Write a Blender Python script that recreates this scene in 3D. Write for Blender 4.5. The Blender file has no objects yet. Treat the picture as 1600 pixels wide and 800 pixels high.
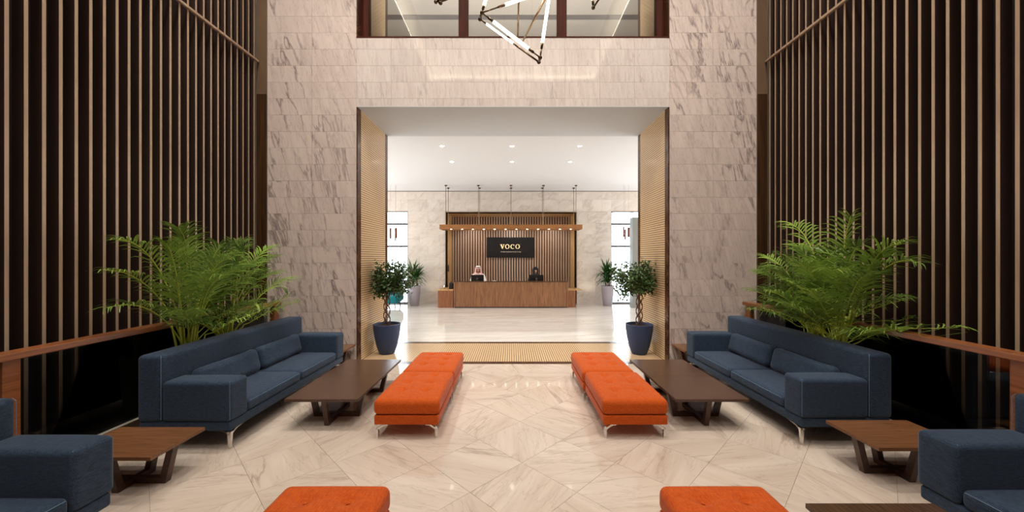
import bpy, bmesh, math, random
from mathutils import Vector, Matrix, noise
random.seed(7)
S = bpy.context.scene
COL = S.collection
R = math.radians
def srgb(r, g, b):
    f = lambda c: (c/12.92 if c <= .04045 else ((c+.055)/1.055)**2.4)
    return (f(r/255), f(g/255), f(b/255), 1)
# ------------------------------------------------------------------ camera
cam = bpy.data.cameras.new('camera'); co = bpy.data.objects.new('camera', cam); COL.objects.link(co)
co.location = (0, 0, 1.65); co.rotation_euler = (R(90), 0, 0)
cam.sensor_width = 36; cam.lens = 36*580/1600; cam.shift_y = 2/1600; cam.clip_start = .05
S.camera = co
# ------------------------------------------------------------------ world, exposure
w = bpy.data.worlds.new('world'); S.world = w; w.use_nodes = True
w.node_tree.nodes['Background'].inputs[0].default_value = (.88, .94, 1, 1)
w.node_tree.nodes['Background'].inputs[1].default_value = 7
S.view_settings.view_transform = 'Standard'; S.view_settings.look = 'None'
S.view_settings.exposure = 0.0; S.view_settings.gamma = 1; S.view_settings.use_curve_mapping = False
# ------------------------------------------------------------------ large lights
def area(name, loc, rot, sx, sy, power, col=(1, .93, .84)):
    l = bpy.data.lights.new(name, 'AREA'); l.shape = 'RECTANGLE'; l.size = sx; l.size_y = sy
    l.energy = power; l.color = col
    o = bpy.data.objects.new(name, l); o.location = loc; o.rotation_euler = rot; COL.objects.link(o); return o
def spot(name, loc, target, power, ang=60, blend=.6, rad=.06, col=(1, .88, .72)):
    l = bpy.data.lights.new(name, 'SPOT'); l.energy = power; l.spot_size = R(ang); l.spot_blend = blend
    l.shadow_soft_size = rad; l.color = col
    o = bpy.data.objects.new(name, l); o.location = loc
    o.rotation_euler = (Vector(target)-Vector(loc)).to_track_quat('-Z', 'Y').to_euler(); COL.objects.link(o); return o
area('coffer_light', (0, 1.5, 8.28), (0, 0, 0), 5.2, 5.8, 60, (1, .95, .89))
area('mezzanine_fill', (0, 8.2, 5.4), (R(180), 0, 0), 6, 1.2, 190, (1, .93, .85))  # added upward fill for the mezzanine ceiling, no real fixture
area('lobby_fill_west', (-8.9, 10, 2.0), (0, R(-90), 0), 3.4, 5.6, 470, (.93, .96, 1))  # added pair of side fills, standing in for unseen lobby glazing
area('lobby_fill_east', (8.9, 10, 2.0), (0, R(90), 0), 3.4, 5.6, 470, (.93, .96, 1))
for sx in (-3.4, -1.2, 1.2, 3.4):
    for y in (-1.9, .8, 3.5, 5.1):
        spot('hall_fill_spot', (sx, y, 7.95), (sx*.95, y, 0), 140 if y < 5 else 60, 120, .7, .16, (1, .95, .89))  # added grid of fill spots from the unseen ceiling, without fixtures
for sx in (-1, 1):
    spot('plant_spot', (sx*1.9, 2.0, 7.9), (sx*3.35, 3.9, 1.2), 380, 26, .6, .06, (1, .95, .85))
spot('bench_fill_spot', (-1.0, 2.2, 7.9), (-1.0, 3.6, 0), 50, 40, .8, .1, (1, .95, .89))  # added fill spots over the ottomans, without fixtures
spot('bench_fill_spot', (1.1, 2.2, 7.9), (1.1, 3.6, 0), 150, 40, .8, .1, (1, .92, .83))
for x in (-3.1, -1.1, 1.1, 3.1):
    spot('wall_fill_spot', (x, 3.45, 7.95), (x*1.02, 5.8, 2.9), 360, 75, .9, .12, (1, .95, .89))  # added to brighten the marble end wall, without fixtures
for x in (-1.48, 0, 1.43):
    for y in (7.85, 9.14):
        spot('lobby_downlight', (x, y, 3.97), (x, y, 0), 60, 110, .8, .04, (1, .97, .93))
for x in (-1.5, 0, 1.5):
    spot('alcove_downlight', (x, 13.6, 3.15), (x, 14.4, 1.0), 55, 110, .8, .05, (1, .95, .9))
    spot('beam_downlight', (x, 12.3, 2.55), (x, 12.0, 0), 26, 120, .8, .05)
for sx in (-1, 1):
    spot('wall_washer', (sx*2.75-.035, 12.75, .12), (sx*2.75-.035, 13.1, 1.5), 12, 90, 1, .05)
# ------------------------------------------------------------------ materials
def nm(name):
    m = bpy.data.materials.new(name); m.use_nodes = True
    return m, m.node_tree.nodes, m.node_tree.links, m.node_tree.nodes['Principled BSDF']
def flat(name, c, rough=.5, metal=0, **k):
    m, n, l, b = nm(name)
    b.inputs['Base Color'].default_value = c; b.inputs['Roughness'].default_value = rough; b.inputs['Metallic'].default_value = metal
    if 'ior' in k: b.inputs['IOR'].default_value = k['ior']
    if 'emit' in k:
        b.inputs['Emission Color'].default_value = c; b.inputs['Emission Strength'].default_value = k['emit']
    return m
def math_(n, l, op, a, b=None):
    x = n.new('ShaderNodeMath'); x.operation = op
    for i, v in enumerate((a, b)):
        if v is None: continue
        if isinstance(v, (int, float)): x.inputs[i].default_value = v
        else: l.new(v, x.inputs[i])
    return x.outputs[0]
def ramp(n, l, fac, stops):
    r = n.new('ShaderNodeValToRGB'); e = r.color_ramp.elements
    while len(e) < len(stops): e.new(.5)
    for i, (p, c) in enumerate(stops): e[i].position = p; e[i].color = c
    l.new(fac, r.inputs[0]); return r.outputs[0]
def mix(n, l, f, a, b, mode='MIX'):
    x = n.new('ShaderNodeMix'); x.data_type = 'RGBA'; x.blend_type = mode
    for s, v in ((x.inputs[0], f), (x.inputs[6], a), (x.inputs[7], b)):
        if isinstance(v, (int, float, tuple)): s.default_value = v
        else: l.new(v, s)
    return x.outputs[2]
def marble(name, base, tint, vein, rough, ior=1.45, rot=(0, 0, 0), scale=(1, 1, 1), vs=2.2, vstr=.75, width=.035, rnd=6., rndrot=0, var=.06, fine=.35, dist=.55):
    m, n, l, b = nm(name)
    g = n.new('ShaderNodeNewGeometry'); oi = n.new('ShaderNodeObjectInfo')
    cx = n.new('ShaderNodeCombineXYZ')
    l.new(math_(n, l, 'MULTIPLY', oi.outputs['Random'], rnd), cx.inputs[0])
    l.new(math_(n, l, 'MULTIPLY', oi.outputs['Random'], rnd*3.7), cx.inputs[2])
    ad = n.new('ShaderNodeVectorMath'); ad.operation = 'ADD'; l.new(g.outputs['Position'], ad.inputs[0])
    v = g.outputs['Position']
    if rndrot:
        vr = n.new('ShaderNodeVectorRotate'); vr.rotation_type = 'Z_AXIS'; l.new(v, vr.inputs[0])
        an = math_(n, l, 'MULTIPLY', oi.outputs['Random'], rndrot)
        l.new(an, vr.inputs['Angle']); l.new(vr.outputs[0], ad.inputs[0])
    l.new(cx.outputs[0], ad.inputs[1])
    mp = n.new('ShaderNodeMapping'); mp.inputs['Rotation'].default_value = rot; l.new(ad.outputs[0], mp.inputs[0])
    sc = n.new('ShaderNodeVectorMath'); sc.operation = 'MULTIPLY'; sc.inputs[1].default_value = scale; l.new(mp.outputs[0], sc.inputs[0])
    def nz(s, d, ro, di):
        x = n.new('ShaderNodeTexNoise'); x.inputs['Scale'].default_value = s; x.inputs['Detail'].default_value = d
        x.inputs['Roughness'].default_value = ro; x.inputs['Distortion'].default_value = di
        l.new(sc.outputs[0], x.inputs['Vector']); return x.outputs['Fac']
    a = nz(vs, 6, .55, dist)
    d = math_(n, l, 'ABSOLUTE', math_(n, l, 'SUBTRACT', a, .5))
    vn = ramp(n, l, d, [(0, (1, 1, 1, 1)), (width*.35, (.55, .55, .55, 1)), (width, (0, 0, 0, 1))])
    c = nz(vs*.6, 3, .5, .3)
    msk = ramp(n, l, c, [(.42, (0, 0, 0, 1)), (.62, (1, 1, 1, 1))])
    cl = nz(vs*1.7, 8, .65, .8)
    tn = ramp(n, l, cl, [(.35, (0, 0, 0, 1)), (.7, (1, 1, 1, 1))])
    col = mix(n, l, tn, base, tint)
    a2 = nz(vs*2.8, 5, .6, dist*.7)
    d2 = math_(n, l, 'ABSOLUTE', math_(n, l, 'SUBTRACT', a2, .52))
    v2 = ramp(n, l, d2, [(0, (1, 1, 1, 1)), (width*.8, (0, 0, 0, 1))])
    col = mix(n, l, math_(n, l, 'MULTIPLY', v2, fine), col, vein)
    col = mix(n, l, math_(n, l, 'MULTIPLY', math_(n, l, 'MULTIPLY', vn, msk), vstr), col, vein)
    hv = n.new('ShaderNodeHueSaturation'); l.new(col, hv.inputs['Color'])
    wn = n.new('ShaderNodeTexWhiteNoise'); wn.noise_dimensions = '1D'; l.new(oi.outputs['Random'], wn.inputs['W'])
    l.new(math_(n, l, 'ADD', math_(n, l, 'MULTIPLY', wn.outputs['Value'], var*2), 1-var), hv.inputs['Value'])
    l.new(hv.outputs[0], b.inputs['Base Color'])
    b.inputs['Roughness'].default_value = rough; b.inputs['IOR'].default_value = ior
    return m
def wood(name, c1, c2, rough=.35, scale=(1, 14, 14), s=3, coord='Object', dist=.6):
    m, n, l, b = nm(name)
    t = n.new('ShaderNodeTexCoord'); mp = n.new('ShaderNodeMapping'); mp.inputs['Scale'].default_value = scale
    l.new(t.outputs[coord], mp.inputs[0])
    x = n.new('ShaderNodeTexNoise'); x.inputs['Scale'].default_value = s; x.inputs['Detail'].default_value = 7; x.inputs['Distortion'].default_value = dist
    l.new(mp.outputs[0], x.inputs['Vector'])
    l.new(ramp(n, l, x.outputs['Fac'], [(.32, c1), (.68, c2)]), b.inputs['Base Color'])
    b.inputs['Roughness'].default_value = rough
    bp = n.new('ShaderNodeBump'); bp.inputs['Strength'].default_value = .12; bp.inputs['Distance'].default_value = .002
    l.new(x.outputs['Fac'], bp.inputs['Height']); l.new(bp.outputs[0], b.inputs['Normal'])
    return m
def fabric(name, c1, c2, s=230, bump=.35):
    m, n, l, b = nm(name)
    t = n.new('ShaderNodeTexCoord'); outs = []
    for sc in ((1, .12, .5), (.12, 1, .5), (.5, .12, 1)):
        mp = n.new('ShaderNodeMapping'); mp.inputs['Scale'].default_value = sc; l.new(t.outputs['Object'], mp.inputs[0])
        x = n.new('ShaderNodeTexNoise'); x.inputs['Scale'].default_value = s; x.inputs['Detail'].default_value = 2
        l.new(mp.outputs[0], x.inputs['Vector']); outs.append(x.outputs['Fac'])
    f = math_(n, l, 'MULTIPLY', math_(n, l, 'ADD', math_(n, l, 'ADD', outs[0], outs[1]), outs[2]), .333)
    l.new(ramp(n, l, f, [(.4, c1), (.6, c2)]), b.inputs['Base Color'])
    b.inputs['Roughness'].default_value = .85; b.inputs['IOR'].default_value = 1.35
    b.inputs['Sheen Weight'].default_value = .12; b.inputs['Sheen Roughness'].default_value = .4
    bp = n.new('ShaderNodeBump'); bp.inputs['Strength'].default_value = bump; bp.inputs['Distance'].default_value = .002
    l.new(f, bp.inputs['Height']); l.new(bp.outputs[0], b.inputs['Normal'])
    return m
def leafmat(name, c1, c2, rough=.4):
    m, n, l, b = nm(name)
    oi = n.new('ShaderNodeObjectInfo'); g = n.new('ShaderNodeNewGeometry')
    x = n.new('ShaderNodeTexNoise'); x.inputs['Scale'].default_value = 9; l.new(g.outputs['Position'], x.inputs['Vector'])
    f = math_(n, l, 'ADD', math_(n, l, 'MULTIPLY', oi.outputs['Random'], .5), math_(n, l, 'MULTIPLY', x.outputs['Fac'], .6))
    l.new(ramp(n, l, f, [(.2, c1), (.85, c2)]), b.inputs['Base Color']); b.inputs['Roughness'].default_value = rough
    tr = n.new('ShaderNodeBsdfTranslucent'); tr.inputs[0].default_value = c2
    ms = n.new('ShaderNodeMixShader'); ms.inputs[0].default_value = .12
    l.new(b.outputs[0], ms.inputs[1]); l.new(tr.outputs[0], ms.inputs[2]); l.new(ms.outputs[0], n['Material Output'].inputs[0])
    return m
def glassmat(name, tint, rough=0.0, trans=.9):
    m, n, l, b = nm(name)
    t = n.new('ShaderNodeBsdfTransparent'); t.inputs[0].default_value = tint
    g = n.new('ShaderNodeBsdfGlossy'); g.inputs['Roughness'].default_value = rough
    fr = n.new('ShaderNodeFresnel'); fr.inputs[0].default_value = 1.5
    ms = n.new('ShaderNodeMixShader'); l.new(fr.outputs[0], ms.inputs[0]); l.new(t.outputs[0], ms.inputs[1]); l.new(g.outputs[0], ms.inputs[2])
    l.new(ms.outputs[0], n['Material Output'].inputs[0]); return m
W = (1, 1, 1, 1)
M = dict(
 flank=marble('marble_flank', srgb(214, 199, 190), srgb(200, 183, 175), srgb(120, 104, 100), .1, 1.42, rot=(0, R(14), 0), scale=(1.9, 1, .36), vs=2.2, vstr=.85, width=.034, rnd=.25, var=.03, fine=.26, dist=.35),
 lintel=marble('marble_lintel', srgb(216, 205, 198), srgb(204, 190, 183), srgb(152, 136, 130), .06, 1.45, rot=(0, R(5), 0), scale=(2.6, 1, .3), vs=3.0, vstr=.5, width=.03, rnd=3, var=.05, fine=.3, dist=.25),
 backwall=marble('marble_lobby', srgb(220, 212, 202), srgb(206, 194, 182), srgb(165, 150, 138), .2, 1.35, rot=(0, R(-60), 0), scale=(1, 1, .5), vs=1.5, vstr=.4, width=.04, rnd=9, var=.05, fine=.15),
 tile=marble('marble_floor_tile', srgb(220, 205, 190), srgb(202, 183, 166), srgb(138, 112, 92), .07, 1.48, rot=(0, 0, R(70)), scale=(2.4, .36, 1), vs=1.2, vstr=.5, width=.022, rnd=9, rndrot=2.6, var=.035, fine=.22, dist=.3),
 lobbyfloor=marble('marble_lobby_floor', srgb(226, 220, 212), srgb(210, 202, 192), srgb(160, 146, 134), .06, 1.55, rot=(0, 0, R(80)), scale=(2.4, .4, 1), vs=1.0, vstr=.45, width=.025, rnd=0, var=0, fine=.2, dist=.3),
 grout=flat('grout', srgb(150, 126, 104), .7),
 ceil=flat('ceiling_paint', srgb(226, 227, 228), .8),
 soffit=flat('soffit_paint', srgb(200, 203, 204), .7),
 mezz=flat('mezzanine_paint', srgb(196, 186, 174), .8),
 slot=flat('slot_grey', srgb(120, 112, 108), .6),
 wallp=flat('wall_paint', srgb(200, 186, 170), .8),
 dark=flat('dark_backing', srgb(22, 15, 12), .55),
 bronze=wood('bronze_and_lit_backing', srgb(96, 74, 54), srgb(118, 94, 70), .5, (1, 1, .3), 2),
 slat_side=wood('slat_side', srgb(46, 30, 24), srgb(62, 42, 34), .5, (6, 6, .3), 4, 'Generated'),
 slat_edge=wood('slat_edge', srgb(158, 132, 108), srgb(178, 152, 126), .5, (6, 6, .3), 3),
 trimbrown=wood('dark_column', srgb(46, 28, 14), srgb(78, 52, 28), .3, (6, 6, .4), 3),
 emperador=marble('brown_marble', srgb(72, 44, 28), srgb(48, 28, 18), srgb(120, 84, 56), .2, 1.4, scale=(1, 1, 1), vs=8, vstr=.7, width=.06, rnd=1, var=0),
 mos=flat('mosaic_brick', srgb(222, 190, 148), .16), mosgrout=flat('mosaic_grout', srgb(70, 42, 22), .7),
 rail=wood('rail_wood', srgb(122, 70, 38), srgb(156, 94, 54), .3, (14, .8, 14), 3),
 mull=wood('mullion_wood', srgb(58, 24, 13), srgb(78, 34, 19), .5, (10, 10, .8), 3),
 tabletop=wood('tabletop_wood', srgb(72, 50, 38), srgb(92, 66, 50), .24, (22, 1.2, 22), 3),
 endtop=wood('side_tabletop_wood', srgb(104, 68, 42), srgb(126, 84, 54), .26, (1.2, 22, 22), 3),
 tableleg=wood('table_leg_wood', srgb(58, 36, 27), srgb(82, 54, 40), .35, (6, 6, 6), 3),
 desk=wood('desk_wood', srgb(114, 76, 50), srgb(158, 112, 78), .35, (16, 16, .9), 3),
 deskside=wood('side_cabinet_wood', srgb(116, 70, 44), srgb(152, 98, 64), .35, (14, 14, .9), 3),
 goldwood=wood('gold_wood', srgb(182, 138, 84), srgb(206, 166, 112), .35, (8, 8, .8), 3),
 beam=wood('beam_wood', srgb(138, 90, 48), srgb(166, 114, 66), .4, (1.2, 12, 12), 3),
 slat2=wood('recess_slat', srgb(168, 138, 116), srgb(188, 158, 134), .5, (8, 8, .5), 3),
 navy=fabric('navy_fabric', srgb(30, 44, 62), srgb(54, 70, 90)),
 navypipe=flat('piping_fabric', srgb(104, 128, 150), .8),
 orange=fabric('orange_fabric', srgb(180, 68, 8), srgb(204, 92, 22), 220, .4),
 teal=fabric('teal_fabric', srgb(8, 92, 100), srgb(16, 122, 128)),
 chrome=flat('chrome', (.72, .7, .68, 1), .14, 1),
 steel=flat('dark_chrome', (.25, .24, .23, 1), .2, 1),
 brass=flat('brass', (.55, .38, .22, 1), .25, 1), brassdark=flat('aged_brass', (.13, .085, .05, 1), .25, 1),
 tube=flat('lamp_tube', (1, .95, .88, 1), .3, emit=14),
 cove=flat('cove_strip', (1, .86, .66, 1), .3, emit=18),
 lamp=flat('lamp_lens', (1, .93, .82, 1), .3, emit=18),
 white=flat('white_metal', srgb(230, 228, 224), .4),
 black=flat('black_plastic', srgb(14, 14, 15), .35), signblack=flat('sign_black', srgb(16, 16, 18), .35),
 gold=flat('gold_letters', srgb(240, 214, 160), .5, emit=.35), cream=flat('cream_letters', srgb(205, 195, 170), .5, emit=.4),
 bluepot=flat('blue_pot', srgb(44, 62, 98), .55), lilacpot=flat('lilac_pot', srgb(168, 162, 172), .5), greenpot=flat('green_pot', srgb(88, 112, 70), .5),
 soil=flat('soil', srgb(60, 40, 28), .95),
 palm=leafmat('palm_leaf', srgb(28, 62, 20), srgb(150, 180, 78), .3),
 cane=flat('palm_cane', srgb(172, 180, 62), .5),
 ficus=leafmat('ficus_leaf', srgb(34, 62, 28), srgb(92, 124, 62), .35),
 yucca=leafmat('yucca_leaf', srgb(24, 62, 24), srgb(74, 118, 50)),
 bark=flat('bark', srgb(104, 74, 52), .8),
 railglass=glassmat('dark_glass', (.6, .6, .57, 1)), winglass=glassmat('window_glass', (.95, .97, .98, 1)),
 lattice=flat('lattice_white', srgb(208, 214, 220), .6), frame=flat('window_frame_dark', srgb(54, 52, 54), .5), greypanel=flat('grey_panel', srgb(126, 128, 122), .4),
 skin=flat('skin', srgb(196, 146, 116), .55), thobe=flat('white_cloth', srgb(240, 238, 236), .8), abaya=flat('black_cloth', srgb(14, 13, 15), .8),
 red=flat('red_cloth', srgb(176, 52, 60), .8), pend=flat('pendant_wood', srgb(110, 52, 28), .5), paper=flat('paper', srgb(235, 235, 230), .7),
)
# checked red and white head cloth
m, n, l, b = nm('checked_cloth')
ck = n.new('ShaderNodeTexChecker'); ck.inputs['Scale'].default_value = 70; ck.inputs[1].default_value = srgb(196, 60, 68); ck.inputs[2].default_value = srgb(244, 232, 230)
t = n.new('ShaderNodeTexCoord'); l.new(t.outputs['Object'], ck.inputs[0]); l.new(ck.outputs[0], b.inputs['Base Color']); b.inputs['Roughness'].default_value = .8
M['check'] = m
M['mull'].node_tree.nodes['Principled BSDF'].inputs['IOR'].default_value = 1.15
# ------------------------------------------------------------------ helpers
def mesh_from(name, vs, fs, mats, smooth=False, mi=None):
    me = bpy.data.meshes.new(name); me.from_pydata(vs, [], fs)
    for q in mats: me.materials.append(q)
    if mi: me.polygons.foreach_set('material_index', mi)
    if smooth: me.polygons.foreach_set('use_smooth', [True]*len(me.polygons))
    me.update(); return me
def link(name, me, parent=None, loc=(0, 0, 0), rot=(0, 0, 0), kind=None, label=None):
    o = bpy.data.objects.new(name, me); COL.objects.link(o); o.location = loc; o.rotation_euler = rot
    if parent: o.parent = parent
    if kind: o['kind'] = kind
    if label: o['label'] = label
    return o
class MB:
    def __init__(s): s.v = []; s.f = []
    def add(s, vs, fs):
        k = len(s.v); s.v += [tuple(p) for p in vs]; s.f += [tuple(i+k for i in f) for f in fs]; return s
    def box(s, x0, x1, y0, y1, z0, z1, T=None):
        vs = [Vector((x, y, z)) for z in (z0, z1) for y in (y0, y1) for x in (x0, x1)]
        if T: vs = [T @ p for p in vs]
        return s.add(vs, [(0, 2, 3, 1), (4, 5, 7, 6), (0, 1, 5, 4), (2, 6, 7, 3), (0, 4, 6, 2), (1, 3, 7, 5)])
    def bar(s, a, b, w, h=None, w2=None, h2=None, up=(0, 0, 1)):
        a, b = Vector(a), Vector(b); h = h or w; w2 = w2 or w; h2 = h2 or h
        d = (b-a).normalized(); u = Vector(up)
        if abs(d.dot(u)) > .99: u = Vector((0, 1, 0))
        x = d.cross(u).normalized(); y = x.cross(d)
        vs = [a+x*i*w/2+y*j*h/2 for i, j in ((-1, -1), (1, -1), (1, 1), (-1, 1))]+[b+x*i*w2/2+y*j*h2/2 for i, j in ((-1, -1), (1, -1), (1, 1), (-1, 1))]
        return s.add(vs, [(0, 1, 2, 3)[::-1], (4, 5, 6, 7), (0, 1, 5, 4), (1, 2, 6, 5), (2, 3, 7, 6), (3, 0, 4, 7)])
    def tube(s, pts, rad, n=8, cap=True):
        pts = [Vector(p) for p in pts]; rr = rad if isinstance(rad, (list, tuple)) else [rad]*len(pts)
        rings = []; px = None
        for i, p in enumerate(pts):
            d = (pts[min(i+1, len(pts)-1)]-pts[max(i-1, 0)]).normalized()
            if px is None: px = d.cross(Vector((0, 0, 1)) if abs(d.z) < .95 else Vector((1, 0, 0))).normalized()
            x = (px-d*px.dot(d)).normalized(); px = x; y = d.cross(x)
            rings.append([p+(x*math.cos(2*math.pi*k/n)+y*math.sin(2*math.pi*k/n))*rr[i] for k in range(n)])
        vs = [p for r_ in rings for p in r_]; fs = []
        for i in range(len(pts)-1):
            for k in range(n): fs.append((i*n+k, i*n+(k+1) % n, (i+1)*n+(k+1) % n, (i+1)*n+k))
        if cap: fs.append(tuple(range(n))[::-1]); fs.append(tuple((len(pts)-1)*n+k for k in range(n)))
        return s.add(vs, fs)
    def lathe(s, prof, n=32, c=(0, 0, 0), cap=True):
        vs = []; fs = []
        for r_, z in prof:
            for k in range(n): vs.append((c[0]+r_*math.cos(2*math.pi*k/n), c[1]+r_*math.sin(2*math.pi*k/n), c[2]+z))
        for i in range(len(prof)-1):
            for k in range(n): fs.append((i*n+k, i*n+(k+1) % n, (i+1)*n+(k+1) % n, (i+1)*n+k))
        if cap:
            fs.append(tuple(range(n))[::-1]); fs.append(tuple((len(prof)-1)*n+k for k in range(n)))
        return s.add(vs, fs)
    def build(s, name, mat, parent=None, smooth=False, **k):
        me = mesh_from(name, s.v, s.f, mat if isinstance(mat, list) else [mat], smooth)
        return link(name, me, parent, **k)
def box(name, x0, x1, y0, y1, z0, z1, mat, parent=None, bev=0, **k):
    if bev:
        bm = bmesh.new(); bmesh.ops.create_cube(bm, size=1)
        for v in bm.verts: v.co = Vector((x0+(v.co.x+.5)*(x1-x0), y0+(v.co.y+.5)*(y1-y0), z0+(v.co.z+.5)*(z1-z0)))
        bmesh.ops.bevel(bm, geom=bm.edges[:], offset=bev, segments=2, affect='EDGES', profile=.6)
        me = bpy.data.meshes.new(name); bm.to_mesh(me); bm.free(); me.materials.append(mat)
        return link(name, me, parent, **k)
    return MB().box(x0, x1, y0, y1, z0, z1).build(name, mat, parent, **k)
def struct(o): o['kind'] = 'structure'; return o
def thing(name, label, cat, loc=(0, 0, 0), rz=0, group=None):
    o = bpy.data.objects.new(name, None); COL.objects.link(o); o.empty_display_size = .1
    o.location = loc; o.rotation_euler = (0, 0, rz); o['label'] = label; o['category'] = cat
    if group: o['group'] = group
    return o
def tag(o, label, cat, group=None):
    o['label'] = label; o['category'] = cat
    if group: o['group'] = group
    return o
def copy_tree(o, parent=None):
    c = o.copy(); COL.objects.link(c)
    if parent: c.parent = parent; c.matrix_parent_inverse = o.matrix_parent_inverse.copy()
    for ch in list(kids.get(o.name, [])): copy_tree(ch, c)
    return c
kids = {}
def index():
    kids.clear()
    for o in bpy.data.objects:
        if o.parent: kids.setdefault(o.parent.name, []).append(o)
def dup(root, loc, rz, label, group=None):
    index(); c = copy_tree(root); c.location = loc; c.rotation_euler = (0, 0, rz); c['label'] = label
    if group: c['group'] = group
    return c
def soft(hx, hy, hz, r, puff=0, n=14, dimples=(), pbot=0, sag=0, crease=0):
    """rounded upholstered block centred on the origin"""
    def line(h):
        k = [-h, -h+r*.12, -h+r*.35, -h+r*.65]+[-h+r+(2*h-2*r)*i/n for i in range(n+1)]+[h-r*.65, h-r*.35, h-r*.12, h]
        return k
    bm = bmesh.new(); cache = {}
    L = [line(hx), line(hy), line(hz)]; H = (hx, hy, hz)
    def vert(p):
        q = Vector([max(-(H[i]-r), min(H[i]-r, p[i])) for i in range(3)])
        d = p-q
        p2 = q+d.normalized()*r if d.length > 1e-9 else p
        key = tuple(round(c, 5) for c in p)
        if key in cache: return cache[key]
        u, v = p2.x/hx, p2.y/hy; t = p2.z/hz
        w_ = max(0, 1-u*u)*max(0, 1-v*v)
        if p2.z > 0: p2.z += puff*w_**.7*t
        else: p2.z += pbot*w_**.7*t
        for dx, dy, dp, sg in dimples:
            if p2.z > 0: p2.z -= dp*math.exp(-((p2.x-dx)**2+(p2.y-dy)**2)/sg**2)*max(0, t)
            if p2.z > 0 and crease: p2.z -= crease*math.exp(-((p2.y-dy)/.012)**2)*max(0, t)*(1-u*u)*(.5)
        if sag:
            p2.x += sag*math.cos(v*math.pi/2)*.5; p2.z += .012*noise.noise(Vector((p2.x*9, p2.y*7, p2.z*9)))
        cache[key] = bm.verts.new(p2); return cache[key]
    for ax in range(3):
        a, b_ = [(1, 2), (2, 0), (0, 1)][ax]
        for sgn in (-1, 1):
            for i in range(len(L[a])-1):
                for j in range(len(L[b_])-1):
                    quad = []
                    for (ii, jj) in ((i, j), (i+1, j), (i+1, j+1), (i, j+1)):
                        p = Vector((0, 0, 0)); p[ax] = sgn*H[ax]; p[a] = L[a][ii]; p[b_] = L[b_][jj]; quad.append(vert(p))
                    if len(set(quad)) < 4: continue
                    if sgn < 0: quad.reverse()
                    try: bm.faces.new(quad)
                    except ValueError: pass
    bm.normal_update(); return bm
def bmobj(name, bm, mat, parent=None, loc=(0, 0, 0), smooth=True, **k):
    me = bpy.data.meshes.new(name); bm.to_mesh(me); bm.free(); me.materials.append(mat)
    if smooth: me.polygons.foreach_set('use_smooth', [True]*len(me.polygons))
    return link(name, me, parent, loc, **k)
# ================================================================== SETTING: hall
XL, XR = -2.43, 2.46          # portal jambs
YF, YB = 5.80, 7.20           # portal front and back
fl = struct(box('floor', -4.2, 4.2, -3, 5.8, -.12, -.006, M['grout']))
def clip(poly, x0, x1, y0, y1):
    for ax, lim, sg in ((0, x0, 1), (0, x1, -1), (1, y0, 1), (1, y1, -1)):
        out = []
        for i in range(len(poly)):
            a, b_ = poly[i-1], poly[i]
            ia, ib = sg*(a[ax]-lim) >= 0, sg*(b_[ax]-lim) >= 0
            if ia != ib:
                t_ = (lim-a[ax])/(b_[ax]-a[ax]); out.append((a[0]+t_*(b_[0]-a[0]), a[1]+t_*(b_[1]-a[1])))
            if ib: out.append(b_)
        poly = out
        if not poly: break
    return poly
def prism(poly, z0, z1):
    k = len(poly); vs = [(x, y, z1) for x, y in poly]+[(x, y, z0) for x, y in poly]
    return vs, [tuple(range(k)), tuple(range(2*k-1, k-1, -1))]+[(i, k+i, k+(i+1) % k, (i+1) % k) for i in range(k)]
hd = .375; g_ = hd-.0015; full = None
for i in range(-12, 12):
    for j in range(-12, 12):
        if (i+j) % 2 == 0: continue
        cx, cy = .08+hd*i, 2.98+hd*j
        if cy < -1.3: continue
        dia = [(cx-g_, cy), (cx, cy-g_), (cx+g_, cy), (cx, cy+g_)]
        p = clip(dia, -3.57, 3.57, -1.6, 5.74)
        if len(p) < 3 or max(a[0] for a in p)-min(a[0] for a in p) < .01: continue
        if all(abs(a[0]-b_[0])+abs(a[1]-b_[1]) < 1e-9 for a, b_ in zip(p, dia)) and len(p) == 4:
            if full is None:
                vs, fs = prism([(-g_, 0), (0, -g_), (g_, 0), (0, g_)], -.006, 0); full = mesh_from('floor_tile', vs, fs, [M['tile']])
            link('floor_tile', full, fl, (cx, cy, 0))
        else:
            vs, fs = prism([(a-cx, b_-cy) for a, b_ in p], -.006, 0)
            link('floor_tile', mesh_from('floor_tile', vs, fs, [M['tile']]), fl, (cx, cy, 0))
# marble end wall: core and tiles
wb = struct(MB().box(-4.25, XL, YF+.012, YB, 0, 8).box(XR, 4.25, YF+.012, YB, 0, 8).box(XL, XR, YF+.012, YB, 4.012, 5.08).box(XL, XR, YF+.012, YB, 7.6, 8).build('wall_end', M['wallp']))
tcache = {}
def wtile(x0, x1, z0, z1, y, mat, par, name='marble_tile', th=.012):
    g = .0012; k = (round(x1-x0, 3), round(z1-z0, 3), mat.name)
    if k not in tcache:
        tcache[k] = mesh_from(name, *(lambda mb: (mb.v, mb.f))(MB().box(-(x1-x0)/2+g, (x1-x0)/2-g, 0, th, -(z1-z0)/2+g, (z1-z0)/2-g)), [mat])
    link(name, tcache[k], par, ((x0+x1)/2, y, (z0+z1)/2))
rows = [4.13+.257*k for k in range(-17, 17)]
def cells(x0, x1, zlo, zhi, step, mat, y, par, off=False, rws=rows):
    for ri, a in enumerate(rws):
        h = rws[1]-rws[0]; b_ = a+h; za, zb = max(a, zlo), min(b_, zhi)
        if zb-za < .02: continue
        xs = [x0]; s0 = random.choice((0, .33, .6))*step if off else 0
        x = x0+(s0 if s0 else step)
        while x < x1-.08: xs.append(x); x += step
        xs.append(x1)
        for q in range(len(xs)-1): wtile(xs[q], xs[q+1], za, zb, y, mat, par)
cells(-3.82, XL, 0, 8, .695, M['flank'], YF, wb)
cells(XR, 3.82, 0, 8, .68, M['flank'], YF, wb)
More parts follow.
